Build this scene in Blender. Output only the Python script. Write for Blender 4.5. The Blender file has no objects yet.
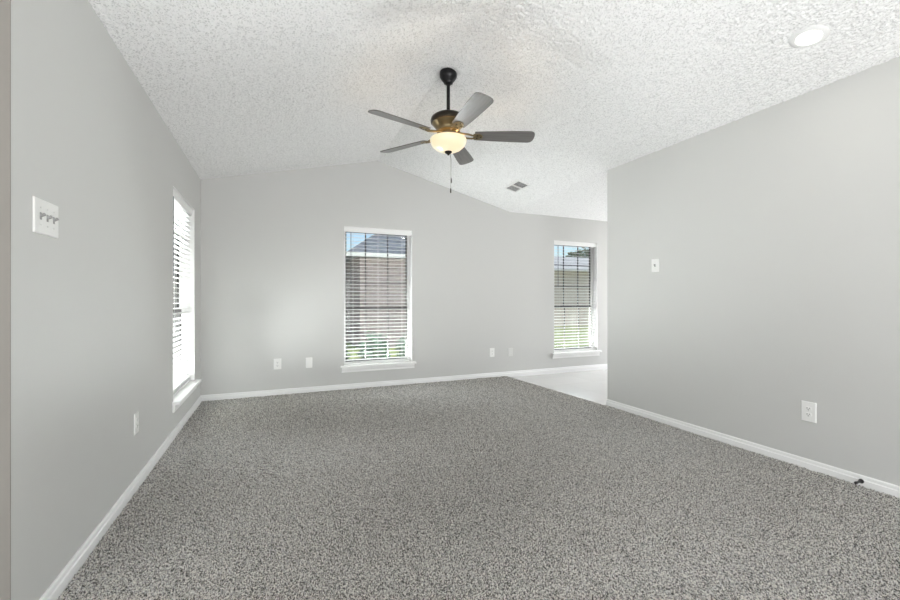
import bpy, bmesh, math, random
import numpy as np
from mathutils import Matrix, Vector, noise

PI = math.pi
rad = math.radians
S = bpy.context.scene
C = S.collection
random.seed(4)

# ---------------------------------------------------------------- camera
cam_data = bpy.data.cameras.new('camera')
cam_data.sensor_width = 36.0
cam_data.lens = 413.0 / 900.0 * 36.0
cam_data.clip_start = 0.02
cam_data.clip_end = 300
cam = bpy.data.objects.new('camera', cam_data)
cam.location = (0, 0, 1.1)
cam.rotation_euler = (rad(90), 0, rad(-22.846))
C.objects.link(cam)
S.camera = cam

# ---------------------------------------------------------------- exposure, sky, sun, daylight, fill lamps
S.view_settings.view_transform = 'Standard'
S.view_settings.look = 'None'
S.view_settings.gamma = 1.0
S.view_settings.use_curve_mapping = False
S.view_settings.exposure = -0.08

world = bpy.data.worlds.new('sky')
S.world = world
world.use_nodes = True
wn = world.node_tree
wn.nodes.clear()
w_out = wn.nodes.new('ShaderNodeOutputWorld')
w_bg = wn.nodes.new('ShaderNodeBackground')
w_sky = wn.nodes.new('ShaderNodeTexSky')
w_sky.sky_type = 'NISHITA'
w_sky.sun_disc = False
w_sky.sun_elevation = rad(52)
w_sky.sun_rotation = rad(110)
w_sky.dust_density = 1.5
w_bg.inputs['Strength'].default_value = 0.25
wn.links.new(w_sky.outputs[0], w_bg.inputs['Color'])
wn.links.new(w_bg.outputs[0], w_out.inputs[0])

sun_data = bpy.data.lights.new('sun', 'SUN')
sun_data.energy = 3.0
sun_data.angle = rad(1.0)
sun_data.color = (1.0, 0.95, 0.88)
sun = bpy.data.objects.new('sun', sun_data)
sun.rotation_euler = Vector((-0.75, 0.25, -1.0)).to_track_quat('-Z', 'Y').to_euler()
sun.location = (8, -6, 12)
C.objects.link(sun)


def area(name, loc, direction, sx, sy, power, color):
    d = bpy.data.lights.new(name, 'AREA')
    d.shape = 'RECTANGLE'
    d.size, d.size_y = sx, sy
    d.energy = power
    d.color = color
    o = bpy.data.objects.new(name, d)
    o.location = loc
    o.rotation_euler = Vector(direction).to_track_quat('-Z', 'Y').to_euler()
    C.objects.link(o)
    return o


# added fill lamps behind and beside the camera; daylight through the dining room window
DAY = (0.985, 0.99, 1.0)
area('rear_fill', (0.9, -3.35, 0.95), (0, 1, -0.1), 2.8, 1.7, 50, DAY)
area('rear_up_fill', (0.9, -4.15, -0.15), (0, 0.62, 0.78), 2.8, 1.5, 470, DAY)
area('hall_fill', (-2.5, -0.9, 1.0), (1, 0.5, -0.05), 2.0, 1.6, 72, DAY)  # added fill, the hall has no window here
area('dining_daylight', (6.98, 4.1, 1.2), (-1, -0.1, 0.1), 1.6, 1.6, 88, DAY)
# added lamps hidden below the three window sills, standing in for ground bounce
area('ground_fill_middle', (1.22, 6.35, -0.2), (0, -0.75, 0.66), 1.9, 1.2, 2300, DAY)
area('ground_fill_right', (4.37, 6.35, -0.2), (0, -0.75, 0.66), 1.9, 1.2, 1300, DAY)
area('ground_fill_left', (-2.1, 4.4, -0.2), (0.75, 0, 0.66), 1.2, 1.9, 1550, DAY)


# ---------------------------------------------------------------- materials
def new_mat(name):
    m = bpy.data.materials.new(name)
    m.use_nodes = True
    nt = m.node_tree
    b = nt.nodes['Principled BSDF']
    return m, nt, b


def principled(name, col, rough=0.5, metal=0.0, spec=0.5, bump=None):
    m, nt, b = new_mat(name)
    b.inputs['Base Color'].default_value = (*col, 1)
    b.inputs['Roughness'].default_value = rough
    b.inputs['Metallic'].default_value = metal
    b.inputs['Specular IOR Level'].default_value = spec
    if bump:
        scale, strength, dist, detail = bump
        tc = nt.nodes.new('ShaderNodeTexCoord')
        n = nt.nodes.new('ShaderNodeTexNoise')
        n.inputs['Scale'].default_value = scale
        n.inputs['Detail'].default_value = detail
        bp = nt.nodes.new('ShaderNodeBump')
        bp.inputs['Strength'].default_value = strength
        bp.inputs['Distance'].default_value = dist
        nt.links.new(tc.outputs['Object'], n.inputs['Vector'])
        nt.links.new(n.outputs['Fac'], bp.inputs['Height'])
        nt.links.new(bp.outputs[0], b.inputs['Normal'])
    return m


def ramp_mat(name, stops, scale, rough=0.8, detail=3, bump=0.0, stretch=(1, 1, 1), dist=0.01, rnd=0.5):
    m, nt, b = new_mat(name)
    b.inputs['Roughness'].default_value = rough
    b.inputs['Specular IOR Level'].default_value = 0.25
    tc = nt.nodes.new('ShaderNodeTexCoord')
    mp = nt.nodes.new('ShaderNodeMapping')
    mp.inputs['Scale'].default_value = stretch
    n = nt.nodes.new('ShaderNodeTexNoise')
    n.inputs['Scale'].default_value = scale
    n.inputs['Detail'].default_value = detail
    n.inputs['Roughness'].default_value = rnd
    r = nt.nodes.new('ShaderNodeValToRGB')
    els = r.color_ramp.elements
    while len(els) < len(stops):
        els.new(0.5)
    for e, (p, c) in zip(els, stops):
        e.position = p
        e.color = (*c, 1)
    nt.links.new(tc.outputs['Object'], mp.inputs[0])
    nt.links.new(mp.outputs[0], n.inputs['Vector'])
    nt.links.new(n.outputs['Fac'], r.inputs[0])
    nt.links.new(r.outputs[0], b.inputs['Base Color'])
    if bump:
        bp = nt.nodes.new('ShaderNodeBump')
        bp.inputs['Strength'].default_value = bump
        bp.inputs['Distance'].default_value = dist
        nt.links.new(n.outputs['Fac'], bp.inputs['Height'])
        nt.links.new(bp.outputs[0], b.inputs['Normal'])
    return m


M_WALL = principled('wall_paint', (0.585, 0.585, 0.568), 0.55, 0, 0.3, (160, 0.12, 0.002, 2))
M_SHADED_WALL = principled('shaded_wall_paint', (0.22, 0.207, 0.188), 0.6, 0, 0.3, (160, 0.12, 0.002, 2))  # wall colour darkened to hold the shade on the near return
M_TRIM = principled('white_trim_paint', (0.88, 0.88, 0.87), 0.32, 0, 0.5)
M_PLATE = principled('white_plastic', (0.84, 0.84, 0.82), 0.28, 0, 0.5)
M_PAINTED = principled('wall_coloured_plastic', (0.69, 0.69, 0.67), 0.4, 0, 0.5)
M_SLOT = principled('dark_slot', (0.06, 0.06, 0.06), 0.6)
M_SHADED_TOGGLE = principled('shaded_toggle_plastic', (0.30, 0.30, 0.29), 0.35)  # grey holds the shade on the switch toggles
M_SCREW = principled('screw_metal', (0.75, 0.75, 0.73), 0.35, 0.6)
M_SLAT = principled('blind_slat_white', (0.86, 0.86, 0.85), 0.35, 0, 0.5)
M_CORD = principled('blind_cord', (0.7, 0.7, 0.68), 0.8)
M_WAND = principled('blind_wand', (0.16, 0.17, 0.19), 0.25)
M_BRONZE = principled('dark_bronze_sash', (0.045, 0.043, 0.042), 0.45, 0.2)
M_BLACKMETAL = principled('black_metal', (0.012, 0.012, 0.013), 0.35, 0.6)
M_HOUSING = principled('oil_rubbed_bronze', (0.045, 0.038, 0.03), 0.3, 0.85)
M_BRASS = principled('antique_brass', (0.24, 0.185, 0.10), 0.28, 0.85)
M_RUBBER = principled('black_rubber', (0.012, 0.012, 0.012), 0.5)
M_BLADE = ramp_mat('weathered_grey_wood', [(0.3, (0.125, 0.117, 0.112)), (0.7, (0.185, 0.175, 0.168))], 14, 0.3, 4, 0.05, (0.35, 8, 8), 0.001)
M_CHAIN = principled('chain_metal', (0.35, 0.33, 0.30), 0.35, 0.8)
M_VENT = principled('vent_enamel', (0.82, 0.82, 0.81), 0.4)
M_DUCT = principled('dark_duct', (0.05, 0.05, 0.05), 0.9)


def popcorn():
    m, nt, b = new_mat('popcorn_ceiling')
    b.inputs['Base Color'].default_value = (0.885, 0.885, 0.88, 1)
    b.inputs['Roughness'].default_value = 0.95
    b.inputs['Specular IOR Level'].default_value = 0.1
    tc = nt.nodes.new('ShaderNodeTexCoord')
    def crumbs(scale, r0):
        v = nt.nodes.new('ShaderNodeTexVoronoi')
        v.inputs['Scale'].default_value = scale
        mr = nt.nodes.new('ShaderNodeMapRange')
        mr.interpolation_type = 'SMOOTHSTEP'
        mr.inputs[1].default_value = r0
        mr.inputs[2].default_value = 0.05
        mul = nt.nodes.new('ShaderNodeMath')
        mul.operation = 'MULTIPLY'
        sep = nt.nodes.new('ShaderNodeSeparateColor')
        nt.links.new(tc.outputs['Object'], v.inputs['Vector'])
        nt.links.new(v.outputs['Distance'], mr.inputs[0])
        nt.links.new(v.outputs['Color'], sep.inputs[0])
        nt.links.new(mr.outputs[0], mul.inputs[0])
        nt.links.new(sep.outputs[0], mul.inputs[1])
        return mul
    a, c = crumbs(85, 0.55), crumbs(150, 0.5)
    sm = nt.nodes.new('ShaderNodeMath')
    sm.operation = 'MULTIPLY_ADD'
    sm.inputs[1].default_value = 0.6
    nt.links.new(c.outputs[0], sm.inputs[0])
    nt.links.new(a.outputs[0], sm.inputs[2])
    wv = nt.nodes.new('ShaderNodeTexVoronoi')
    wv.inputs['Scale'].default_value = 150
    ws = nt.nodes.new('ShaderNodeSeparateColor')
    wr = nt.nodes.new('ShaderNodeValToRGB')
    wr.color_ramp.elements[0].position = 0.02
    wr.color_ramp.elements[0].color = (0.66, 0.66, 0.655, 1)
    wr.color_ramp.elements[1].position = 0.35
    wr.color_ramp.elements[1].color = (0.905, 0.905, 0.90, 1)
    nt.links.new(tc.outputs['Object'], wv.inputs['Vector'])
    nt.links.new(wv.outputs['Color'], ws.inputs[0])
    nt.links.new(ws.outputs[1], wr.inputs[0])
    nt.links.new(wr.outputs[0], b.inputs['Base Color'])
    bp = nt.nodes.new('ShaderNodeBump')
    bp.inputs['Strength'].default_value = 0.7
    bp.inputs['Distance'].default_value = 0.0028
    nt.links.new(sm.outputs[0], bp.inputs['Height'])
    nt.links.new(bp.outputs[0], b.inputs['Normal'])
    return m


M_CEIL = popcorn()


def glass():
    m = bpy.data.materials.new('window_glass')
    m.use_nodes = True
    nt = m.node_tree
    nt.nodes.clear()
    o = nt.nodes.new('ShaderNodeOutputMaterial')
    t = nt.nodes.new('ShaderNodeBsdfTransparent')
    t.inputs[0].default_value = (0.94, 0.96, 0.95, 1)
    g = nt.nodes.new('ShaderNodeBsdfGlossy')
    g.inputs['Roughness'].default_value = 0.0
    f = nt.nodes.new('ShaderNodeFresnel')
    f.inputs[0].default_value = 1.45
    mx = nt.nodes.new('ShaderNodeMixShader')
    nt.links.new(f.outputs[0], mx.inputs[0])
    nt.links.new(t.outputs[0], mx.inputs[1])
    nt.links.new(g.outputs[0], mx.inputs[2])
    nt.links.new(mx.outputs[0], o.inputs[0])
    return m


M_GLASS = glass()


def emit(name, col, strength):
    m, nt, b = new_mat(name)
    b.inputs['Base Color'].default_value = (*col, 1)
    b.inputs['Roughness'].default_value = 0.3
    b.inputs['Emission Color'].default_value = (*col, 1)
    b.inputs['Emission Strength'].default_value = strength
    return m


M_LENS = emit('lit_lens', (1.0, 0.98, 0.94), 6.0)
M_BOWL = emit('lit_cream_glass', (1.0, 0.86, 0.55), 0.72)
M_BOWL.node_tree.nodes['Principled BSDF'].inputs['Base Color'].default_value = (0.42, 0.37, 0.28, 1)


def tile():
    m, nt, b = new_mat('pale_floor_tile')
    tc = nt.nodes.new('ShaderNodeTexCoord')
    br = nt.nodes.new('ShaderNodeTexBrick')
    br.offset = 0.0
    br.inputs['Scale'].default_value = 1.0
    br.inputs['Brick Width'].default_value = 0.45
    br.inputs['Row Height'].default_value = 0.45
    br.inputs['Mortar Size'].default_value = 0.003
    br.inputs['Color1'].default_value = (0.60, 0.59, 0.575, 1)
    br.inputs['Color2'].default_value = (0.63, 0.62, 0.605, 1)
    br.inputs['Mortar'].default_value = (0.54, 0.53, 0.52, 1)
    nt.links.new(tc.outputs['Object'], br.inputs['Vector'])
    nt.links.new(br.outputs['Color'], b.inputs['Base Color'])
    b.inputs['Roughness'].default_value = 0.22
    return m


M_TILE = tile()


def carpet(name, stops, scale, rough_noise):
    m, nt, b = new_mat(name)
    b.inputs['Roughness'].default_value = 0.95
    b.inputs['Specular IOR Level'].default_value = 0.05
    tc = nt.nodes.new('ShaderNodeTexCoord')
    n = nt.nodes.new('ShaderNodeTexNoise')
    n.inputs['Scale'].default_value = scale
    n.inputs['Detail'].default_value = 2
    n.inputs['Roughness'].default_value = rough_noise
    r = nt.nodes.new('ShaderNodeValToRGB')
    els = r.color_ramp.elements
    while len(els) < len(stops):
        els.new(0.5)
    for e, (p, c) in zip(els, stops):
        e.position = p
        e.color = (*c, 1)
    nt.links.new(tc.outputs['Object'], n.inputs['Vector'])
    nt.links.new(n.outputs['Fac'], r.inputs[0])
    nt.links.new(r.outputs[0], b.inputs['Base Color'])
    b.inputs['Sheen Weight'].default_value = 1.0
    b.inputs['Sheen Roughness'].default_value = 0.35
    return m


M_PILE = carpet('speckled_carpet_yarn', [(0.40, (0.032, 0.030, 0.027)), (0.465, (0.28, 0.266, 0.24)), (0.53, (0.58, 0.557, 0.51)), (0.60, (0.90, 0.87, 0.81))], 140, 0.6)
M_BACKING = principled('carpet_backing', (0.10, 0.095, 0.09), 0.95, 0, 0.05)


def brick():
    m, nt, b = new_mat('neighbour_brick')
    tc = nt.nodes.new('ShaderNodeTexCoord')
    mp = nt.nodes.new('ShaderNodeMapping')
    mp.inputs['Rotation'].default_value = (rad(90), 0, 0)
    br = nt.nodes.new('ShaderNodeTexBrick')
    br.inputs['Scale'].default_value = 1.0
    br.inputs['Brick Width'].default_value = 0.22
    br.inputs['Row Height'].default_value = 0.075
    br.inputs['Mortar Size'].default_value = 0.010
    br.inputs['Color1'].default_value = (0.15, 0.11, 0.112, 1)
    br.inputs['Color2'].default_value = (0.235, 0.18, 0.182, 1)
    br.inputs['Mortar'].default_value = (0.30, 0.28, 0.275, 1)
    nt.links.new(tc.outputs['Object'], mp.inputs[0])
    nt.links.new(mp.outputs[0], br.inputs['Vector'])
    nt.links.new(br.outputs['Color'], b.inputs['Base Color'])
    b.inputs['Roughness'].default_value = 0.9
    return m


M_BRICK = brick()
M_TANBRICK = ramp_mat('tan_siding', [(0.3, (0.50, 0.42, 0.37)), (0.7, (0.66, 0.56, 0.50))], 3, 0.9, 3, 0, (0.3, 0.3, 4))
M_SHINGLE = ramp_mat('grey_shingles', [(0.3, (0.09, 0.10, 0.12)), (0.7, (0.19, 0.205, 0.235))], 4, 0.9, 6, 0.1, (1, 1, 2.5))
M_PALEROOF = ramp_mat('pale_grey_shingles', [(0.3, (0.42, 0.42, 0.42)), (0.7, (0.58, 0.58, 0.57))], 4, 0.9, 4, 0.1)
M_FASCIA = principled('white_fascia', (0.48, 0.48, 0.47), 0.5)
M_LAWN = ramp_mat('lawn_grass', [(0.3, (0.26, 0.31, 0.12)), (0.7, (0.42, 0.46, 0.22))], 5, 0.95, 6, 0.3, (1, 1, 1), 0.03)
M_LEAF = ramp_mat('shrub_leaves', [(0.3, (0.04, 0.075, 0.055)), (0.7, (0.12, 0.17, 0.13))], 9, 0.6, 2)
M_TREELEAF = ramp_mat('tree_leaves', [(0.3, (0.05, 0.10, 0.03)), (0.7, (0.13, 0.20, 0.07))], 2, 0.6, 2)
M_BARK = ramp_mat('bark', [(0.3, (0.10, 0.08, 0.06)), (0.7, (0.2, 0.16, 0.13))], 8, 0.95, 3, 0.3, (1, 1, 0.2))
M_WHITESIDING = principled('white_siding', (0.86, 0.86, 0.85), 0.6)
M_FENCE = ramp_mat('cedar_fence', [(0.3, (0.26, 0.21, 0.17)), (0.7, (0.38, 0.32, 0.27))], 6, 0.9, 3, 0, (3, 3, 0.3))
M_OUTWALL = principled('exterior_siding', (0.5, 0.47, 0.44), 0.9)


# ---------------------------------------------------------------- mesh building
class MB:
    def __init__(self):
        self.v, self.f = [], []

    def add(self, vs, fs):
        k = len(self.v)
        self.v += [tuple(p) for p in vs]
        self.f += [tuple(i + k for i in q) for q in fs]
        return self

    def box(self, x0, x1, y0, y1, z0, z1, mat=None):
        vs = [(x, y, z) for z in (z0, z1) for y in (y0, y1) for x in (x0, x1)]
        if mat is not None:
            vs = [mat @ Vector(p) for p in vs]
        return self.add(vs, [(0, 2, 3, 1), (4, 5, 7, 6), (0, 1, 5, 4), (2, 6, 7, 3), (0, 4, 6, 2), (1, 3, 7, 5)])

    def prism(self, poly, axis, a0, a1):
        """poly: 2-D points; axis: 'x','y','z' extrusion axis"""
        def p3(p, a):
            return {'x': (a, p[0], p[1]), 'y': (p[0], a, p[1]), 'z': (p[0], p[1], a)}[axis]
        n = len(poly)
        vs = [p3(p, a0) for p in poly] + [p3(p, a1) for p in poly]
        fs = [tuple(range(n - 1, -1, -1)), tuple(range(n, 2 * n))]
        fs += [(i, (i + 1) % n, n + (i + 1) % n, n + i) for i in range(n)]
        return self.add(vs, fs)

    def lathe(self, prof, seg=32, centre=(0, 0, 0), mat=None, cap=True):
        """prof: list of (r, z) from one end to the other"""
        vs, fs = [], []
        for r, z in prof:
            for k in range(seg):
                a = 2 * PI * k / seg
                vs.append((centre[0] + r * math.cos(a), centre[1] + r * math.sin(a), centre[2] + z))
        for i in range(len(prof) - 1):
            for k in range(seg):
                k2 = (k + 1) % seg
                fs.append((i * seg + k, i * seg + k2, (i + 1) * seg + k2, (i + 1) * seg + k))
        if cap:
            fs.append(tuple(range(seg - 1, -1, -1)))
            fs.append(tuple((len(prof) - 1) * seg + k for k in range(seg)))
        if mat is not None:
            vs = [mat @ Vector(p) for p in vs]
        return self.add(vs, fs)

    def tube(self, pts, r, seg=8):
        pts = [Vector(p) for p in pts]
        rs = r if isinstance(r, (list, tuple)) else [r] * len(pts)
        vs, fs = [], []
        up = Vector((0, 0, 1))
        for i, p in enumerate(pts):
            t = (pts[min(i + 1, len(pts) - 1)] - pts[max(i - 1, 0)]).normalized()
            a = t.cross(up)
            if a.length < 1e-3:
                a = t.cross(Vector((1, 0, 0)))
            a.normalize()
            b = t.cross(a)
            for k in range(seg):
                th = 2 * PI * k / seg
                vs.append(p + rs[i] * (math.cos(th) * a + math.sin(th) * b))
        for i in range(len(pts) - 1):
            for k in range(seg):
                k2 = (k + 1) % seg
                fs.append((i * seg + k, i * seg + k2, (i + 1) * seg + k2, (i + 1) * seg + k))
        fs.append(tuple(range(seg - 1, -1, -1)))
        fs.append(tuple((len(pts) - 1) * seg + k for k in range(seg)))
        return self.add(vs, fs)

    def build(self, name, mat, parent=None, smooth=False, bevel=0.0, loc=None):
        me = bpy.data.meshes.new(name)
        me.from_pydata([tuple(p) for p in self.v], [], self.f)
        bm = bmesh.new()
        bm.from_mesh(me)
        bmesh.ops.recalc_face_normals(bm, faces=bm.faces)
        bm.to_mesh(me)
        bm.free()
        me.materials.append(mat)
        if smooth:
            for p in me.polygons:
                p.use_smooth = True
            try:
                me.set_sharp_from_angle(angle=rad(40))
            except Exception:
                pass
        o = bpy.data.objects.new(name, me)
        C.objects.link(o)
        if parent:
            o.parent = parent
        if loc:
            o.location = loc
        if bevel:
            md = o.modifiers.new('bevel', 'BEVEL')
            md.width = bevel
            md.segments = 2
            md.limit_method = 'ANGLE'
        return o


def structure(o):
    o['kind'] = 'structure'
    return o


def tag(o, label, cat, group=None, kind=None):
    o['label'] = label
    o['category'] = cat
    if group:
        o['group'] = group
    if kind:
        o['kind'] = kind
    return o


def thing(name, label, cat, loc=(0, 0, 0), rot=(0, 0, 0), group=None):
    o = bpy.data.objects.new(name, None)
    o.empty_display_size = 0.1
    o.location = loc
    o.rotation_euler = rot
    C.objects.link(o)
    return tag(o, label, cat, group)


def copy_tree(o, parent=None):
    c = o.copy()
    C.objects.link(c)
    if parent:
        c.parent = parent
    for ch in [k for k in bpy.data.objects if k.parent == o]:
        copy_tree(ch, c)
    return c


# ---------------------------------------------------------------- room shell
XL, YB, XR = -0.762, 5.237, 3.226          # left wall, back wall, right wall
YC, YE = 1.719, 3.375                       # near end of left wall, far end of right wall
XF = 6.75                                   # far side of the dining room
YR = -3.0                                   # rear wall
ZL, ZR = 2.420, 2.882                        # left wall height, ridge height
XRIDGE, XK, ZK = 1.195, 3.167, 2.389        # ridge, fold at the back wall
ZW = 2.47                                   # right wall height
TILE_Z = -0.03
T = 0.15
W1 = (0.778, 1.660)
W2 = (3.944, 4.799)
W3 = (3.92, 4.87)
WZ0, WZ1 = 0.272, 2.02


def top_back(x):
    if x <= XRIDGE:
        return ZL + (ZR - ZL) * (x - XL) / (XRIDGE - XL)
    if x <= XK:
        return ZR + (ZK - ZR) * (x - XRIDGE) / (XK - XRIDGE)
    return ZK


def wall_columns(breaks, holes, top, place):
    """wall pieces between breaks; holes = [(a0,a1,z0,z1)]; place(a0,a1,poly) adds a prism"""
    br = sorted(set(breaks + [h[0] for h in holes] + [h[1] for h in holes]))
    for a0, a1 in zip(br[:-1], br[1:]):
        hs = [h for h in holes if h[0] <= a0 + 1e-6 and h[1] >= a1 - 1e-6]
        t0, t1 = top(a0 + 1e-7), top(a1 - 1e-7)
        if hs:
            z0, z1 = hs[0][2], hs[0][3]
            if z0 > TILE_Z:
                place([(a0, TILE_Z), (a1, TILE_Z), (a1, z0), (a0, z0)])
            place([(a0, z1), (a1, z1), (a1, t1), (a0, t0)])
        else:
            place([(a0, TILE_Z), (a1, TILE_Z), (a1, t1), (a0, t0)])


def simple(mb, name, mat):
    return structure(mb.build(name, mat))


# back wall
mb = MB()
wall_columns([XL - T, XRIDGE, XK, XF], [(W1[0], W1[1], WZ0, WZ1), (W2[0], W2[1], WZ0, WZ1)], top_back,
             lambda p: mb.prism(p, 'y', YB, YB + T))
simple(mb, 'wall_back', M_WALL)
# left wall
mb = MB()
wall_columns([YC, YB], [(W3[0], W3[1], WZ0, WZ1)], lambda a: ZL, lambda p: mb.prism(p, 'x', XL - T, XL))
simple(mb, 'wall_left', M_WALL)
# the return at the near end of the left wall and the hall beside the camera
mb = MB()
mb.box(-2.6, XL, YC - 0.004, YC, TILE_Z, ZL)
simple(mb, 'wall_near_left', M_SHADED_WALL)
mb = MB()
mb.box(-2.75, -2.6, YR, YC, TILE_Z, ZL)
simple(mb, 'wall_far_left', M_WALL)
# right wall
mb = MB()
mb.box(XR, XR + 0.12, YR, YE, TILE_Z, ZW)
simple(mb, 'wall_right', M_WALL)
# rear wall with an added opening for the fill light
mb = MB()


def top_rear(x):
    if x <= XL:
        return ZL
    if x <= XRIDGE:
        return ZL + (ZR - ZL) * (x - XL) / (XRIDGE - XL)
    return ZR + (ZW - ZR) * (x - XRIDGE) / (XR - XRIDGE)


wall_columns([-2.75, XL, XRIDGE, XR + 0.12], [(-0.5, 2.3, TILE_Z, 2.1)], top_rear,
             lambda p: mb.prism(p, 'y', YR - T, YR))
simple(mb, 'wall_rear', M_WALL)
# dining room side walls
mb = MB()
wall_columns([1.0, YB], [(3.2, 5.0, 0.4, 2.0)], lambda a: ZK + 0.08, lambda p: mb.prism(p, 'x', XF, XF + T))
simple(mb, 'wall_dining_right', M_WALL)
mb = MB()
mb.box(XR + 0.12, XF, 1.0 - T, 1.0, TILE_Z, ZW)
simple(mb, 'wall_dining_rear', M_WALL)

# ceiling: two slopes and the flat over the dining room, with real popcorn relief where it can be seen
def ceil_surface(X, Y):
    f = np.clip((Y - YE) / (YB - YE), 0, 1)
    xk, zk = XR + (XK - XR) * f, ZW + (ZK - ZW) * f
    left = ZL + (ZR - ZL) * (X - XL) / (XRIDGE - XL)
    right = ZR + (zk - ZR) * (X - XRIDGE) / (xk - XRIDGE)
    return np.where(X < XL, ZL, np.where(X < XRIDGE, left, np.where(X < xk, right, zk)))


def grid_ceiling(name, xs, ys, relief):
    gx, gy = np.meshgrid(xs, ys)
    gz = ceil_surface(gx, gy)
    if relief:
        rng = np.random.default_rng(3)

        def blur(a, sg):
            fy = np.fft.fftfreq(a.shape[0])[:, None]
            fx = np.fft.rfftfreq(a.shape[1])[None, :]
            b = np.fft.irfft2(np.fft.rfft2(a) * np.exp(-2 * (PI * sg) ** 2 * (fx ** 2 + fy ** 2)), a.shape)
            return b / b.std()
        n1 = blur(rng.normal(size=gx.shape), 0.75)
        n2 = blur(rng.normal(size=gx.shape), 1.7)
        hgt = np.clip(n1 * 0.7 + n2 * 0.35 + 0.65, 0, 1.25)
        hgt *= np.clip(1.0 - 0.35 * (gy - 2.2), 0.4, 1.0)
        # smooth where fittings sit
        for (mx, my, hx, hy) in ((2.775, 4.43, 0.12, 0.20), (2.742, 1.346, 0.092, 0.092), (1.239, 2.975, 0.07, 0.07)):
            dd = np.maximum(np.abs(gx - mx) - hx, np.abs(gy - my) - hy) if hx != hy else np.hypot(gx - mx, gy - my) - hx
            hgt *= np.clip(dd / 0.02, 0, 1)
        gz = gz - 0.0038 * hgt
    ny, nx = gx.shape
    V = np.stack([gx, gy, gz], -1).reshape(-1, 3).astype(np.float32)
    k = np.arange(nx * ny).reshape(ny, nx)
    F = np.stack([k[:-1, :-1], k[1:, :-1], k[1:, 1:], k[:-1, 1:]], -1).reshape(-1, 4).astype(np.int32)
    me = bpy.data.meshes.new(name)
    me.vertices.add(len(V))
    me.vertices.foreach_set('co', V.reshape(-1))
    me.loops.add(F.size)
    me.loops.foreach_set('vertex_index', F.reshape(-1))
    me.polygons.add(len(F))
    me.polygons.foreach_set('loop_start', np.arange(0, F.size, 4, dtype=np.int32))
    if relief:
        me.polygons.foreach_set('use_smooth', np.ones(len(F), dtype=bool))
    me.update(calc_edges=True)
    me.materials.append(M_CEIL)
    o = bpy.data.objects.new(name, me)
    C.objects.link(o)
    return structure(o)


grid_ceiling('ceiling', np.linspace(XL - 0.01, XR + 0.02, 860), np.concatenate([np.arange(0.75, 3.2, 0.0047), np.linspace(3.2, YB + 0.01, 270)]), True)
grid_ceiling('ceiling_rear', np.array([-2.75, XL, XRIDGE, XR + 0.06]), np.array([YR - T, 0.752]), False)
grid_ceiling('ceiling_hall', np.array([-2.75, XL]), np.array([0.752, YC + 0.05]), False)
grid_ceiling('ceiling_dining', np.array([XR + 0.018, XF + T]), np.array([0.75, YE, YB + 0.02]), False)

# floors
CE0, CE1 = (3.09, YB), (3.195, YE)         # carpet edge, back to front
mb = MB()
poly = [(-2.6, YR), (XR, YR), (XR, YE), CE1, CE0, (XL, YB), (XL, YC), (-2.6, YC)]
mb.prism(poly, 'z', TILE_Z - 0.05, -0.014)
structure(mb.build('floor', M_PILE))
mb = MB()
mb.prism([CE0, CE1, (XR, YE), (XR + 0.12, YE), (XR + 0.12, 1.0), (XF, 1.0), (XF, YB)], 'z', TILE_Z - 0.05, TILE_Z)
structure(mb.build('floor_dining', M_TILE))

# baseboards: a moulded profile (thickness, height)
PROF = [(0, 0), (0.014, 0), (0.014, 0.058), (0.0095, 0.062), (0.0095, 0.078), (0.006, 0.085), (0, 0.085)]


def base_run(name, p0, p1, inward):
    d = Vector((p1[0] - p0[0], p1[1] - p0[1], 0)).normalized()
    nrm = Vector((*inward, 0))
    m = MB()
    k = len(PROF)
    vs = []
    for p in (p0, p1):
        for t, z in PROF:
            vs.append((p[0] + nrm.x * t, p[1] + nrm.y * t, TILE_Z + z))
    fs = [tuple(range(k)), tuple(range(2 * k - 1, k - 1, -1))] + [(i, (i + 1) % k, k + (i + 1) % k, k + i) for i in range(k)]
    m.add(vs, fs)
    return structure(m.build(name, M_TRIM))


base_run('baseboard_left', (XL, YC), (XL, YB), (1, 0))
base_run('baseboard_back', (XL, YB), (XF, YB), (0, -1))
base_run('baseboard_right', (XR, YR), (XR, YE), (-1, 0))
base_run('baseboard_dining', (XF, 1.0), (XF, YB), (-1, 0))
base_run('baseboard_end', (XR, YE), (XR + 0.12, YE), (0, 1))


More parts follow.
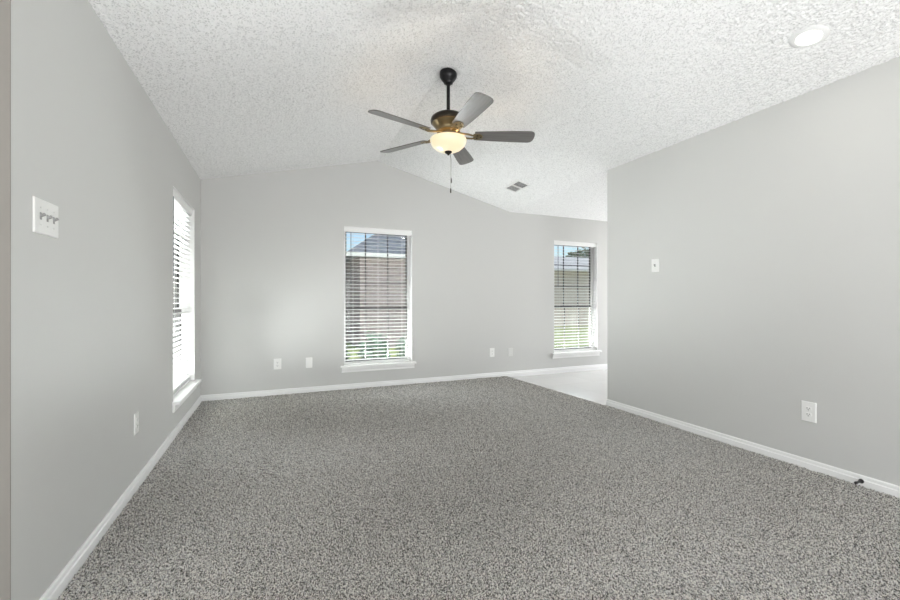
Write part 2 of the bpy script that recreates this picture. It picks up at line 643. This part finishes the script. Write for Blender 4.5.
# ---------------------------------------------------------------- windows and blinds
def window(n, loc, rz, w):
    """local x along the wall, y outwards, z up; inner wall face at y = 0"""
    t = bpy.data.objects.new('window_%d' % n, None)
    t.location = loc
    t.rotation_euler = (0, 0, rz)
    C.objects.link(t)
    structure(t)
    z0, z1 = WZ0 + 0.014, WZ1
    f = MB()
    y0, y1 = 0.098, 0.15
    f.box(0.004, 0.034, y0, y1, z0, z1).box(w - 0.034, w - 0.004, y0, y1, z0, z1)
    f.box(0.034, w - 0.034, y0, y1, z1 - 0.026, z1 - 0.004).box(0.034, w - 0.034, y0, y1, z0, z0 + 0.03)
    f.build('frame', M_TRIM, t)
    f = MB()
    f.box(0, 0.004, 0.001, y1, z0, z1).box(w - 0.004, w, 0.001, y1, z0, z1).box(0.004, w - 0.004, 0.001, y1, z1 - 0.004, z1)
    f.build('jamb_lining', M_TRIM, t)
    zm = z0 + (z1 - z0) * 0.4
    for nm, a, b, yy, rws in (('upper_sash', zm, z1 - 0.026, 0.126, 3), ('lower_sash', z0 + 0.03, zm + 0.03, 0.104, 2)):
        s = MB()
        xa, xb, st = 0.034, w - 0.034, 0.014
        s.box(xa, xa + st, yy, yy + 0.02, a, b).box(xb - st, xb, yy, yy + 0.02, a, b)
        s.box(xa + st, xb - st, yy, yy + 0.02, a, a + 0.03).box(xa + st, xb - st, yy, yy + 0.02, b - 0.03, b)
        so = s.build(nm, M_BRONZE, t)
        g = MB()
        for k in (1, 2):
            xm = w * k / 3
            g.box(xm - 0.007, xm + 0.007, yy + 0.004, yy + 0.016, a + 0.03, b - 0.03)
        for k in range(1, rws):
            zz = a + (b - a) * k / rws
            for k2 in range(3):
                xs = xa + st if k2 == 0 else w * k2 / 3 + 0.007
                xe = xb - st if k2 == 2 else w * (k2 + 1) / 3 - 0.007
                g.box(xs, xe, yy + 0.004, yy + 0.016, zz - 0.006, zz + 0.006)
        g.build('muntin_grid', M_BRONZE, so)
        p = MB()
        p.box(xa + st, xb - st, yy + 0.0085, yy + 0.0115, a + 0.03, b - 0.03)
        p.build('glass_pane', M_GLASS, so)
    s = MB()
    s.prism([(-0.045, -0.055), (w + 0.045, -0.055), (w + 0.045, -0.0005), (w, -0.0005), (w, 0.098), (0, 0.098), (0, -0.0005), (-0.045, -0.0005)], 'z', z0 - 0.024, z0)
    s.build('window_stool', M_TRIM, t, bevel=0.004)
    a = MB()
    a.prism([(-0.001, z0 - 0.025), (-0.020, z0 - 0.025), (-0.020, z0 - 0.05), (-0.014, z0 - 0.058), (-0.014, z0 - 0.085), (-0.001, z0 - 0.085)], 'x', -0.03, w + 0.03)
    a.build('window_apron', M_TRIM, t)
    return t


def blind(loc, rz, w, label, tilt):
    t = thing('window_blind', label, 'window blind', loc, (0, 0, rz), 'white slat blinds')
    z0, z1 = WZ0 + 0.014, WZ1
    yc = 0.055
    h = MB()
    h.box(0.006, w - 0.006, yc - 0.022, yc + 0.028, z1 - 0.048, z1 - 0.001)
    h.build('headrail', M_SLAT, t, bevel=0.002)
    v = MB()
    v.prism([(yc - 0.032, z1 - 0.066), (yc - 0.024, z1 - 0.066), (yc - 0.024, z1 - 0.002), (yc - 0.029, z1 - 0.002), (yc - 0.034, z1 - 0.012), (yc - 0.034, z1 - 0.058)], 'x', 0.004, w - 0.004)
    v.build('valance', M_SLAT, t)
    s = MB()
    pitch = 0.0455
    zt = z1 - 0.085
    n = int((zt - (z0 + 0.05)) / pitch)
    for k in range(n + 1):
        z = zt - k * pitch
        m = Matrix.Translation((0, yc, z)) @ Matrix.Rotation(rad(tilt), 4, 'X')
        # a slightly crowned slat
        prof = [(-0.025, -0.0012), (-0.0125, 0.0004), (0, 0.001), (0.0125, 0.0004), (0.025, -0.0012),
                (0.025, 0.0014), (0.0125, 0.003), (0, 0.0036), (-0.0125, 0.003), (-0.025, 0.0014)]
        vs = [m @ Vector((x, a, b)) for x in (0.012, w - 0.012) for a, b in prof]
        q = len(prof)
        s.add(vs, [tuple(range(q)), tuple(range(2 * q - 1, q - 1, -1))] + [(i, (i + 1) % q, q + (i + 1) % q, q + i) for i in range(q)])
    s.build('slats', M_SLAT, t)
    b = MB()
    b.box(0.012, w - 0.012, yc - 0.025, yc + 0.025, z0 + 0.002, z0 + 0.020)
    b.build('bottom_rail', M_SLAT, t, bevel=0.003)
    for xx in (0.12, w / 2, w - 0.12):
        c = MB()
        for yy in (yc - 0.0275, yc + 0.0275):
            c.tube([(xx, yy, z1 - 0.05), (xx, yy, z0 + 0.018)], 0.0011, 5)
        c.build('ladder_cord', M_CORD, t)
    wd = MB()
    wd.tube([(0.088, yc - 0.040, z1 - 0.07), (0.088, yc - 0.040, z1 - 0.72)], 0.0042, 8)
    wd.build('tilt_wand', M_WAND, t)
    return t


window(1, (W1[0], YB, 0), 0, W1[1] - W1[0])
window(2, (W2[0], YB, 0), 0, W2[1] - W2[0])
window(3, (XL, W3[0], 0), rad(90), W3[1] - W3[0])
blind((W1[0], YB, 0), 0, W1[1] - W1[0], 'white slat blind in the tall middle window, brick house behind it', 5)
blind((W2[0], YB, 0), 0, W2[1] - W2[0], 'white slat blind in the right window beside the jutting wall, lawn behind it', 6)
blind((XL, W3[0], 0), rad(90), W3[1] - W3[0], 'glaring white slat blind in the window on the left wall', 6)

# frame of the unseen opening added behind the camera for the fill light
d = MB()
d.box(-0.5, -0.44, YR - 0.1, YR - 0.04, TILE_Z, 2.1).box(2.24, 2.3, YR - 0.1, YR - 0.04, TILE_Z, 2.1)
d.box(0.87, 0.93, YR - 0.1, YR - 0.04, TILE_Z, 2.1).box(-0.44, 2.24, YR - 0.1, YR - 0.04, 2.04, 2.1)
structure(d.build('added_door_1', M_TRIM))


# ---------------------------------------------------------------- carpet pile
def carpet_pile():
    rng = np.random.default_rng(7)
    pts = []
    for (ya, yb, sp, inner) in ((0.55, 2.7, 0.0062, True), (2.7, 3.9, 0.0078, True), (3.9, YB, 0.010, True), (-0.6, YB, 0.011, False)):
        xs = np.arange(XL, XR, sp)
        ys = np.arange(ya, yb, sp)
        gx, gy = np.meshgrid(xs, ys)
        gx = gx.ravel() + rng.uniform(-0.5, 0.5, gx.size) * sp
        gy = gy.ravel() + rng.uniform(-0.5, 0.5, gy.size) * sp
        # keep what the walls allow
        edge = np.where(gy > YE, CE0[0] + (CE1[0] - CE0[0]) * (YB - gy) / (YB - YE), XR - 0.016)
        ok = (gx < edge - 0.004) & (gx > XL + 0.017) & (gy < YB - 0.017) 
        ok &= ~((gy < YC) & (gx < XL + 0.02))
        # finest pile where the camera stands over it, coarser nearer than that
        seen = (gy > 0.55) & ((math.sin(0.3987) * gx + math.cos(0.3987) * gy) > 1.35)
        ok &= seen if inner else ~seen
        gx, gy = gx[ok], gy[ok]
        pts.append(np.stack([gx, gy, np.full(gx.size, sp)], 1))
    P = np.concatenate(pts)
    n = len(P)
    r = P[:, 2] * rng.uniform(0.52, 0.78, n)
    a0 = rng.uniform(0, 2 * PI, n)
    # lay of the pile drifts over the floor, as vacuuming leaves it
    ph = np.sin(P[:, 0] * 2.1 + 1.3 * np.sin(P[:, 1] * 1.7)) + 0.6 * np.sin(P[:, 1] * 3.3 + P[:, 0] * 1.1)
    lean_a = rng.uniform(0, 2 * PI, n)
    lean = rng.uniform(0.0, 0.007, n)
    hgt = rng.uniform(0.006, 0.0125, n) + 0.0018 * ph
    V = np.zeros((n, 7, 3), np.float32)
    tx = P[:, 0] + lean * np.cos(lean_a)
    ty = P[:, 1] + lean * np.sin(lean_a) - 0.004 * ph
    zb = -0.0145
    for k in range(3):
        a = a0 + k * 2 * PI / 3
        V[:, k, 0] = P[:, 0] + r * np.cos(a)
        V[:, k, 1] = P[:, 1] + r * np.sin(a)
        V[:, k, 2] = zb
        V[:, 3 + k, 0] = (P[:, 0] * 0.35 + tx * 0.65) + 0.85 * r * np.cos(a + 0.5)
        V[:, 3 + k, 1] = (P[:, 1] * 0.35 + ty * 0.65) + 0.85 * r * np.sin(a + 0.5)
        V[:, 3 + k, 2] = zb + 0.72 * hgt
    V[:, 6, 0], V[:, 6, 1], V[:, 6, 2] = tx, ty, zb + hgt
    idx = np.arange(n, dtype=np.int32)[:, None] * 7
    tri = []
    for k in range(3):
        k2 = (k + 1) % 3
        tri += [idx + np.array([k, k2, 3 + k2]), idx + np.array([k, 3 + k2, 3 + k]), idx + np.array([3 + k, 3 + k2, 6])]
    F = np.concatenate(tri, 1).reshape(-1, 3).astype(np.int32)
    me = bpy.data.meshes.new('carpet_pile')
    me.vertices.add(n * 7)
    me.vertices.foreach_set('co', V.reshape(-1))
    me.loops.add(F.size)
    me.loops.foreach_set('vertex_index', F.reshape(-1))
    me.polygons.add(len(F))
    me.polygons.foreach_set('loop_start', np.arange(0, F.size, 3, dtype=np.int32))
    me.update(calc_edges=True)
    me.materials.append(M_PILE)
    o = bpy.data.objects.new('carpet_pile', me)
    C.objects.link(o)
    return tag(o, 'speckled grey cut pile carpet covering the whole room floor', 'carpet', kind='stuff')


carpet_pile()


# ---------------------------------------------------------------- ceiling fan
FX, FY = 1.239, 2.975
fan = thing('ceiling_fan', 'five blade ceiling fan with lit cream glass bowl hanging from the ridge', 'ceiling fan', (FX, FY, 2.864))
m = MB()
m.lathe([(0.066, 0.014), (0.068, -0.004), (0.066, -0.026), (0.056, -0.044), (0.044, -0.058), (0.038, -0.066), (0.018, -0.068)], 40)
m.build('canopy', M_BLACKMETAL, fan, True)
m = MB()
m.lathe([(0.038, -0.066), (0.034, -0.076), (0.020, -0.082), (0.016, -0.088)], 32)
m.build('canopy_ring', M_BLACKMETAL, fan, True)
m = MB()
m.lathe([(0.0135, -0.08), (0.0135, -0.330)], 20)
m.build('downrod', M_BLACKMETAL, fan, True)
m = MB()
m.lathe([(0.024, -0.300), (0.030, -0.312), (0.070, -0.318), (0.112, -0.330), (0.134, -0.348), (0.139, -0.368), (0.136, -0.384), (0.128, -0.390)], 48)
m.build('motor_housing', M_HOUSING, fan, True)
m = MB()
m.lathe([(0.128, -0.389), (0.120, -0.402), (0.098, -0.425), (0.090, -0.440), (0.092, -0.452), (0.075, -0.456), (0.060, -0.458), (0.060, -0.480), (0.072, -0.494), (0.076, -0.502), (0.070, -0.506)], 48)
m.build('light_fitter', M_BRASS, fan, True)
m = MB()
m.lathe([(0.122, -0.506), (0.139, -0.509), (0.142, -0.519), (0.138, -0.538), (0.125, -0.562), (0.101, -0.584), (0.070, -0.599), (0.036, -0.607), (0.010, -0.609)], 56, cap=False)
m.build('light_bowl', M_BOWL, fan, True)
m = MB()
m.lathe([(0.028, -0.604), (0.030, -0.611), (0.022, -0.620), (0.012, -0.625), (0.008, -0.632), (0.003, -0.636)], 24)
m.build('finial', M_HOUSING, fan, True)


def blade_mesh():
    r0, r1, wt = 0.205, 0.678, 0.070
    side = [(r0, -0.050), (r0 + 0.12, -0.059), (r1 - 0.16, -0.068), (r1 - 0.055, -wt)]
    end = []
    for k in range(1, 24):
        t = -math.cos(PI * k / 24)
        end.append((r1 - 0.055 + 0.055 * (1 - abs(t) ** 2.8) ** (1 / 2.8), wt * t))
    m = MB()
    m.prism(side + end + [(x, -y) for x, y in reversed(side)], 'z', -0.003, 0.003)
    return m


def iron_mesh():
    m = MB()
    # curved arm from the fitter to a shield plate under the blade
    for s in (-1, 1):
        m.tube([(0.080, 0.012 * s, 0.016), (0.115, 0.020 * s, 0.004), (0.150, 0.026 * s, -0.004), (0.185, 0.020 * s, -0.010), (0.215, 0.012 * s, -0.009)], [0.008, 0.007, 0.007, 0.007, 0.006], 8)
    m.prism([(0.195, -0.030), (0.235, -0.034), (0.262, -0.020), (0.272, 0.0), (0.262, 0.020), (0.235, 0.034), (0.195, 0.030)], 'z', -0.010, -0.0035)
    return m


def screw_mesh(x, y):
    m = MB()
    m.lathe([(0.0055, -0.0100), (0.0055, -0.0125), (0.003, -0.0138)], 10, (x, y, 0))
    return m


BZ = -0.480
for k in range(5):
    ang = rad(-20 + 72 * k)
    mt = Matrix.Rotation(ang, 4, 'Z') @ Matrix.Translation((0, 0, BZ)) @ Matrix.Rotation(rad(-14), 4, 'X')
    ir = iron_mesh().build('blade_iron', M_BRASS, fan, True)
    ir.matrix_local = mt
    for sx, sy in ((0.225, -0.018), (0.225, 0.018), (0.255, 0.0)):
        screw_mesh(sx, sy).build('screw', M_BLACKMETAL, ir, True)
    bl = blade_mesh().build('blade', M_BLADE, fan, False, 0.0015)
    bl.matrix_local = mt

for (cx, cy, zend) in ((0.018, -0.006, -0.93), (0.030, 0.012, -0.845)):
    m = MB()
    m.tube([(cx * 0.5, cy * 0.5, -0.60), (cx, cy, -0.66), (cx, cy, zend + 0.035)], 0.0013, 6)
    ch = m.build('pull_chain', M_CHAIN, fan, True)
    m = MB()
    m.lathe([(0.002, 0.04), (0.0045, 0.032), (0.0055, 0.012), (0.004, 0.002), (0.002, 0.0)], 12, (cx, cy, zend))
    m.build('chain_pull', M_HOUSING, ch, True)

lp = bpy.data.lights.new('fan_bulb', 'POINT')
lp.energy = 5.0
lp.color = (1.0, 0.72, 0.40)
lp.shadow_soft_size = 0.03
lo = bpy.data.objects.new('fan_bulb', lp)
lo.location = (0.0, 0.0, -0.565)
lo.parent = fan
C.objects.link(lo)

# ---------------------------------------------------------------- recessed downlight and vent on the right slope
SLOPE = math.atan2(ZW - ZR, XR - XRIDGE)


def on_slope(x):
    return ZR + (ZW - ZR) * (x - XRIDGE) / (XR - XRIDGE)


dl = thing('recessed_downlight', 'lit round white downlight in the sloping ceiling near the right wall', 'ceiling light', (2.742, 1.346, on_slope(2.742)), (0, -SLOPE, 0))
m = MB()
m.lathe([(0.056, -0.004), (0.060, -0.009), (0.080, -0.007), (0.088, -0.001), (0.088, 0.004), (0.056, 0.004)], 48, cap=False)
m.build('trim_ring', M_VENT, dl, True)
m = MB()
m.lathe([(0.0565, 0.003), (0.0565, -0.0045), (0.045, -0.0065), (0.015, -0.008)], 48)
m.build('lens', M_LENS, dl, True)
la = bpy.data.lights.new('downlight_lamp', 'AREA')
la.shape = 'DISK'
la.size = 0.11
la.energy = 1.5
la.color = (1.0, 0.96, 0.90)
lo = bpy.data.objects.new('downlight_lamp', la)
lo.location = (0, 0, -0.012)
lo.parent = dl
C.objects.link(lo)

vent = thing('ceiling_vent', 'white air vent with two louvre banks in the ceiling beyond the fan', 'air vent', (2.775, 4.43, 2.548), (0, 0, 0))
# the ceiling is a touch twisted here: fit the vent to it
# (height and tilt are set below from the ceiling surface)
m = MB()
vw, vl = 0.095, 0.17
m.box(-vw, vw, -vl, -vl + 0.022, -0.008, 0.002).box(-vw, vw, vl - 0.022, vl, -0.008, 0.002)
m.box(-vw, -vw + 0.022, -vl + 0.022, vl - 0.022, -0.008, 0.002).box(vw - 0.022, vw, -vl + 0.022, vl - 0.022, -0.008, 0.002)
m.box(-vw + 0.022, vw - 0.022, -0.010, 0.010, -0.008, 0.002)
m.build('vent_frame', M_VENT, vent)
m = MB()
m.box(-vw + 0.02, vw - 0.02, -vl + 0.02, vl - 0.02, 0.0005, 0.0018)
m.build('duct_opening', M_DUCT, vent)
m = MB()
for bank, tilt in ((-1, 14), (1, 50)):
    for k in range(6):
        y = bank * (0.022 + k * 0.0235)
        mt = Matrix.Translation((0, y, -0.004)) @ Matrix.Rotation(rad(tilt), 4, 'X')
        m.box(-vw + 0.022, vw - 0.022, -0.006, 0.006, -0.0006, 0.0006, mt)
m.build('louvres', M_VENT, vent)


# ---------------------------------------------------------------- outlets, switches, plates
# local frame: x across the plate, z up, front at -y (rz turns it)
def plate_mesh(w, h):
    m = MB()
    t = 0.0052
    e = 0.003
    vs = []
    for (dx, y) in ((0, 0.0), (0, -0.002), (e, -t)):
        for sx, sz in ((-1, -1), (1, -1), (1, 1), (-1, 1)):
            vs.append((sx * (w / 2 - dx), y, sz * (h / 2 - dx)))
    fs = [(3, 2, 1, 0), (8, 9, 10, 11)]
    for r in range(2):
        for k in range(4):
            k2 = (k + 1) % 4
            fs.append((r * 4 + k, r * 4 + k2, (r + 1) * 4 + k2, (r + 1) * 4 + k))
    return m.add(vs, fs)


def screw(parent, x, z, mat=M_SCREW):
    m = MB()
    m.lathe([(0.0035, 0.0055), (0.0035, 0.0068), (0.002, 0.0075)], 12, (0, 0, 0), Matrix.Translation((x, 0, z)) @ Matrix.Rotation(rad(90), 4, 'X'))
    m.build('screw', mat, parent, True)


def outlet(label, loc, rz, w=0.076, h=0.124):
    t = thing('wall_outlet', label, 'power outlet', loc, (0, 0, rz), 'white duplex wall outlets')
    p = plate_mesh(w, h).build('cover_plate', M_PLATE, t)
    screw(p, 0, 0)
    for s in (-1, 1):
        zc = s * 0.0195
        m = MB()
        outl = []
        for k in range(24):
            a = 2 * PI * k / 24
            outl.append((0.0172 * math.cos(a), zc + max(-0.0125, min(0.0125, 0.0172 * math.sin(a)))))
        m.prism(outl, 'y', -0.0085, -0.005)
        r = m.build('receptacle', M_PLATE, t)
        m = MB()
        m.box(-0.0082, -0.0054, -0.0089, -0.0082, zc - 0.001, zc + 0.009)
        m.box(0.0054, 0.0082, -0.0089, -0.0082, zc - 0.000, zc + 0.008)
        m.lathe([(0.0030, 0.0082), (0.0030, 0.0089)], 10, (0, 0, 0), Matrix.Translation((0, 0, zc - 0.007)) @ Matrix.Rotation(rad(90), 4, 'X'))
        m.build('slots', M_SLOT, r)
    return t


def switch(label, loc, rz, gangs, w, h=0.122):
    t = thing('light_switch', label, 'light switch', loc, (0, 0, rz))
    p = plate_mesh(w, h).build('cover_plate', M_PLATE, t)
    for g in range(gangs):
        x = (g - (gangs - 1) / 2) * 0.046
        screw(p, x, 0.030)
        screw(p, x, -0.030)
        m = MB()
        m.box(x - 0.0055, x + 0.0055, -0.0066, -0.0055, -0.0125, 0.0125)
        m.build('toggle_slot', M_SHADED_TOGGLE, t)
        m = MB()
        mt = Matrix.Translation((x, -0.006, 0.001)) @ Matrix.Rotation(rad(-28), 4, 'X')
        m.box(-0.0042, 0.0042, -0.014, 0.003, -0.0045, 0.0045, mt)
        m.build('toggle', M_SHADED_TOGGLE, t, bevel=0.001)
    return t


def blank(label, loc, rz, mat, w=0.076, h=0.124):
    t = thing('blank_plate', label, 'wall plate', loc, (0, 0, rz), 'blank wall plates')
    p = plate_mesh(w, h).build('cover_plate', mat, t)
    screw(p, 0, 0.030, mat)
    screw(p, 0, -0.030, mat)
    return t


LEFT, RIGHT = rad(90), rad(-90)
EPS = 0.0005
switch('white triple light switch on the left wall near the camera', (XL + EPS, 1.927, 1.393), LEFT, 3, 0.170)
switch('small white single light switch alone on the right wall', (XR - EPS, 2.775, 1.418), RIGHT, 1, 0.082)
outlet('white outlet low on the left wall below the triple switch', (XL + EPS, 2.965, 0.374), LEFT)
outlet('white outlet low on the back wall left of the middle window', (0.016, YB - EPS, 0.351), 0, 0.082)
outlet('white outlet low on the back wall between the two back windows', (2.862, YB - EPS, 0.345), 0)
outlet('white outlet low on the right wall, nearest of the outlets', (XR - EPS, 1.584, 0.367), RIGHT, 0.082, 0.13)
blank('white blank wall plate on back wall just left of the middle window', (0.365, YB - EPS, 0.345), 0, M_PLATE)
blank('pale grey blank wall plate on back wall near the edge of the carpet', (3.169, YB - EPS, 0.337), 0, M_PAINTED)

# black door stop on the right baseboard
ds = thing('door_stop', 'black door stop sticking out of the baseboard on the right wall', 'door stop', (XR - 0.0145, 1.315, 0.022), (0, rad(-90), 0))
m = MB()
m.lathe([(0.013, 0.0), (0.013, 0.005), (0.008, 0.011)], 20)
m.build('mounting_flange', M_RUBBER, ds, True)
m = MB()
m.lathe([(0.0065, 0.010), (0.0055, 0.052)], 14)
m.build('stem', M_RUBBER, ds, True)
m = MB()
m.lathe([(0.0065, 0.050), (0.008, 0.054), (0.008, 0.064), (0.0055, 0.069)], 16)
m.build('bumper_tip', M_RUBBER, ds, True)

# fit the vent to the ceiling surface it hangs under
cx0, cx1 = 2.775 - 0.095, 2.775 + 0.095


def ceil_z(x, y):
    f = (y - YE) / (YB + 0.02 - YE)
    xk, zk = XR + (XK - XR) * f, ZW + (ZK - ZW) * f
    return ZR + (zk - ZR) * (x - XRIDGE) / (xk - XRIDGE)


vz = ceil_z(2.775, 4.43)
ex = Vector((0.19, 0, ceil_z(cx1, 4.43) - ceil_z(cx0, 4.43))).normalized()
ey = Vector((0, 0.34, ceil_z(2.775, 4.6) - ceil_z(2.775, 4.26))).normalized()
ez = ex.cross(ey).normalized()
ey = ez.cross(ex)
vent.matrix_world = Matrix.Translation((2.775, 4.43, vz - 0.0015)) @ Matrix((ex, ey, ez)).transposed().to_4x4()

# ---------------------------------------------------------------- outside
GZ = -0.32
mb = MB()
mb.box(-40, 60, YB + 0.6, 70, GZ - 0.3, GZ)
mb.box(-40, XL - 0.8, -20, YB + 0.6, GZ - 0.3, GZ)
structure(mb.build('ground', M_LAWN))


def hip_house(name, label, x0, x1, y0, y1, ze, pitch, wallmat, roofmat, over=0.45):
    t = thing(name, label, 'house', ((x0 + x1) / 2, (y0 + y1) / 2, GZ))
    inv = Matrix.Translation((-(x0 + x1) / 2, -(y0 + y1) / 2, -GZ))

    def L(mb_):
        mb_.v = [tuple(inv @ Vector(p)) for p in mb_.v]
        return mb_
    w = MB()
    w.box(x0, x1, y0, y1, GZ - 0.1, ze - 0.02)
    L(w).build('wall', wallmat, t)
    r = MB()
    a0, a1, b0, b1 = x0 - over, x1 + over, y0 - over, y1 + over
    half = (b1 - b0) / 2
    zr = ze + pitch * half
    yc = (b0 + b1) / 2
    r.add([(a0, b0, ze), (a1, b0, ze), (a1, b1, ze), (a0, b1, ze), (a0 + half, yc, zr), (a1 - half, yc, zr)],
          [(0, 1, 5, 4), (1, 2, 5), (2, 3, 4, 5), (3, 0, 4), (3, 2, 1, 0)])
    L(r).build('roof', roofmat, t)
    f = MB()
    f.box(a0, a1, b0 - 0.02, b0, ze - 0.11, ze + 0.01).box(a0 - 0.02, a0, b0 - 0.02, b1, ze - 0.11, ze + 0.01)
    f.box(a0, a1, b0, y0, ze - 0.05, ze - 0.015)
    L(f).build('fascia', M_FASCIA, t)
    return t, L


h1, L1 = hip_house('neighbour_house', 'brick neighbour house with grey hip roof seen through the middle window', 2.23, 7.8, 12.0, 17.5, 2.42, 0.70, M_BRICK, M_SHINGLE)
hip_house('neighbour_house', 'tan low house beyond the sunny lawn seen through the right window', 11.5, 25.0, 18.3, 25.0, 2.75, 0.30, M_TANBRICK, M_PALEROOF)


def leaf_cloud(m, centre, rx, ry, rz_, n, size, rng):
    for _ in range(n):
        while True:
            p = Vector((rng.uniform(-1, 1), rng.uniform(-1, 1), rng.uniform(-1, 1)))
            if 0.35 < p.length < 1.0:
                break
        k = 0.85 + 0.3 * noise.noise(p * 2.2 + Vector(centre))
        c = Vector(centre) + Vector((p.x * rx, p.y * ry, p.z * rz_)) * k
        q = Matrix.Rotation(rng.uniform(0, 2 * PI), 3, 'Z') @ Matrix.Rotation(rng.uniform(-1.2, 1.2), 3, 'X')
        s = size * rng.uniform(0.7, 1.3)
        vs = [c + q @ Vector(v) for v in ((-s, 0, 0), (-0.3 * s, 0.45 * s, 0.1 * s), (s, 0, -0.1 * s), (-0.3 * s, -0.45 * s, 0.1 * s))]
        m.add(vs, [(0, 1, 2, 3)])


def plant(name, label, cat, loc, r, h, trunk_h, n, size, mat, seed, group):
    rng = random.Random(seed)
    t = thing(name, label, cat, loc, group=group)
    m = MB()
    leaf_cloud(m, (0, 0, trunk_h + h / 2), r, r, h / 2, n, size, rng)
    me = bpy.data.meshes.new('foliage')
    me.from_pydata(m.v, [], m.f)
    me.materials.append(mat)
    o = bpy.data.objects.new('foliage', me)
    C.objects.link(o)
    o.parent = t
    m = MB()
    tr = 0.03 + 0.035 * h
    m.tube([(0, 0, -0.02), (0.02 * h, 0, trunk_h * 0.6 + 0.05), (0, 0.01 * h, trunk_h + h * 0.45)], [tr, tr * 0.8, tr * 0.3], 8)
    for k in range(4):
        a = k * 1.7
        m.tube([(0, 0, trunk_h * 0.8 + 0.05), (0.5 * r * math.cos(a), 0.5 * r * math.sin(a), trunk_h + h * 0.5)], [tr * 0.5, tr * 0.15], 6)
    m.build('trunk', M_BARK, t)
    return t


for k, (x, lab) in enumerate(((0.95, 'green shrub behind the left edge of the middle window'),
                              (1.74, 'green shrub seen through the centre of the middle window'),
                              (2.53, 'green shrub behind the right edge of the middle window'))):
    plant('shrub', lab, 'shrub', (x, 7.9, GZ), 0.36, 0.80 + 0.06 * (k == 1), 0.0, 1000, 0.055, M_LEAF, 20 + k, 'shrubs outside the middle window')
plant('tree', 'leafy tree rising beyond the tan house in the right window', 'tree', (24.6, 28.8, GZ), 1.9, 3.2, 2.9, 1600, 0.2, M_TREELEAF, 31, 'trees outside')
plant('tree', 'leafy tree seen through the blind of the left window', 'tree', (-2.9, 12.0, GZ), 0.85, 2.0, 0.7, 1200, 0.10, M_TREELEAF, 32, 'trees outside')

# white house added on the left as a bright backdrop for the window
t = thing('neighbour_house', 'white sided house added as bright backdrop beyond the left window', 'house', (-5.2, 9.0, GZ))
m = MB()
m.box(-4.0, 0.0, -8.0, 12.0, -0.1, 4.8)
m.build('wall', M_WHITESIDING, t)
m = MB()
for k in range(30):
    m.prism([(0.0, 0.05 + k * 0.155), (0.018, 0.05 + k * 0.155), (0.004, 0.2 + k * 0.155), (0.0, 0.2 + k * 0.155)], 'y', -8.0, 12.0)
m.build('lap_siding', M_WHITESIDING, t)
m = MB()
m.box(-4.4, 0.5, -8.4, 12.4, 4.8, 5.0)
m.build('roof', M_SHINGLE, t)
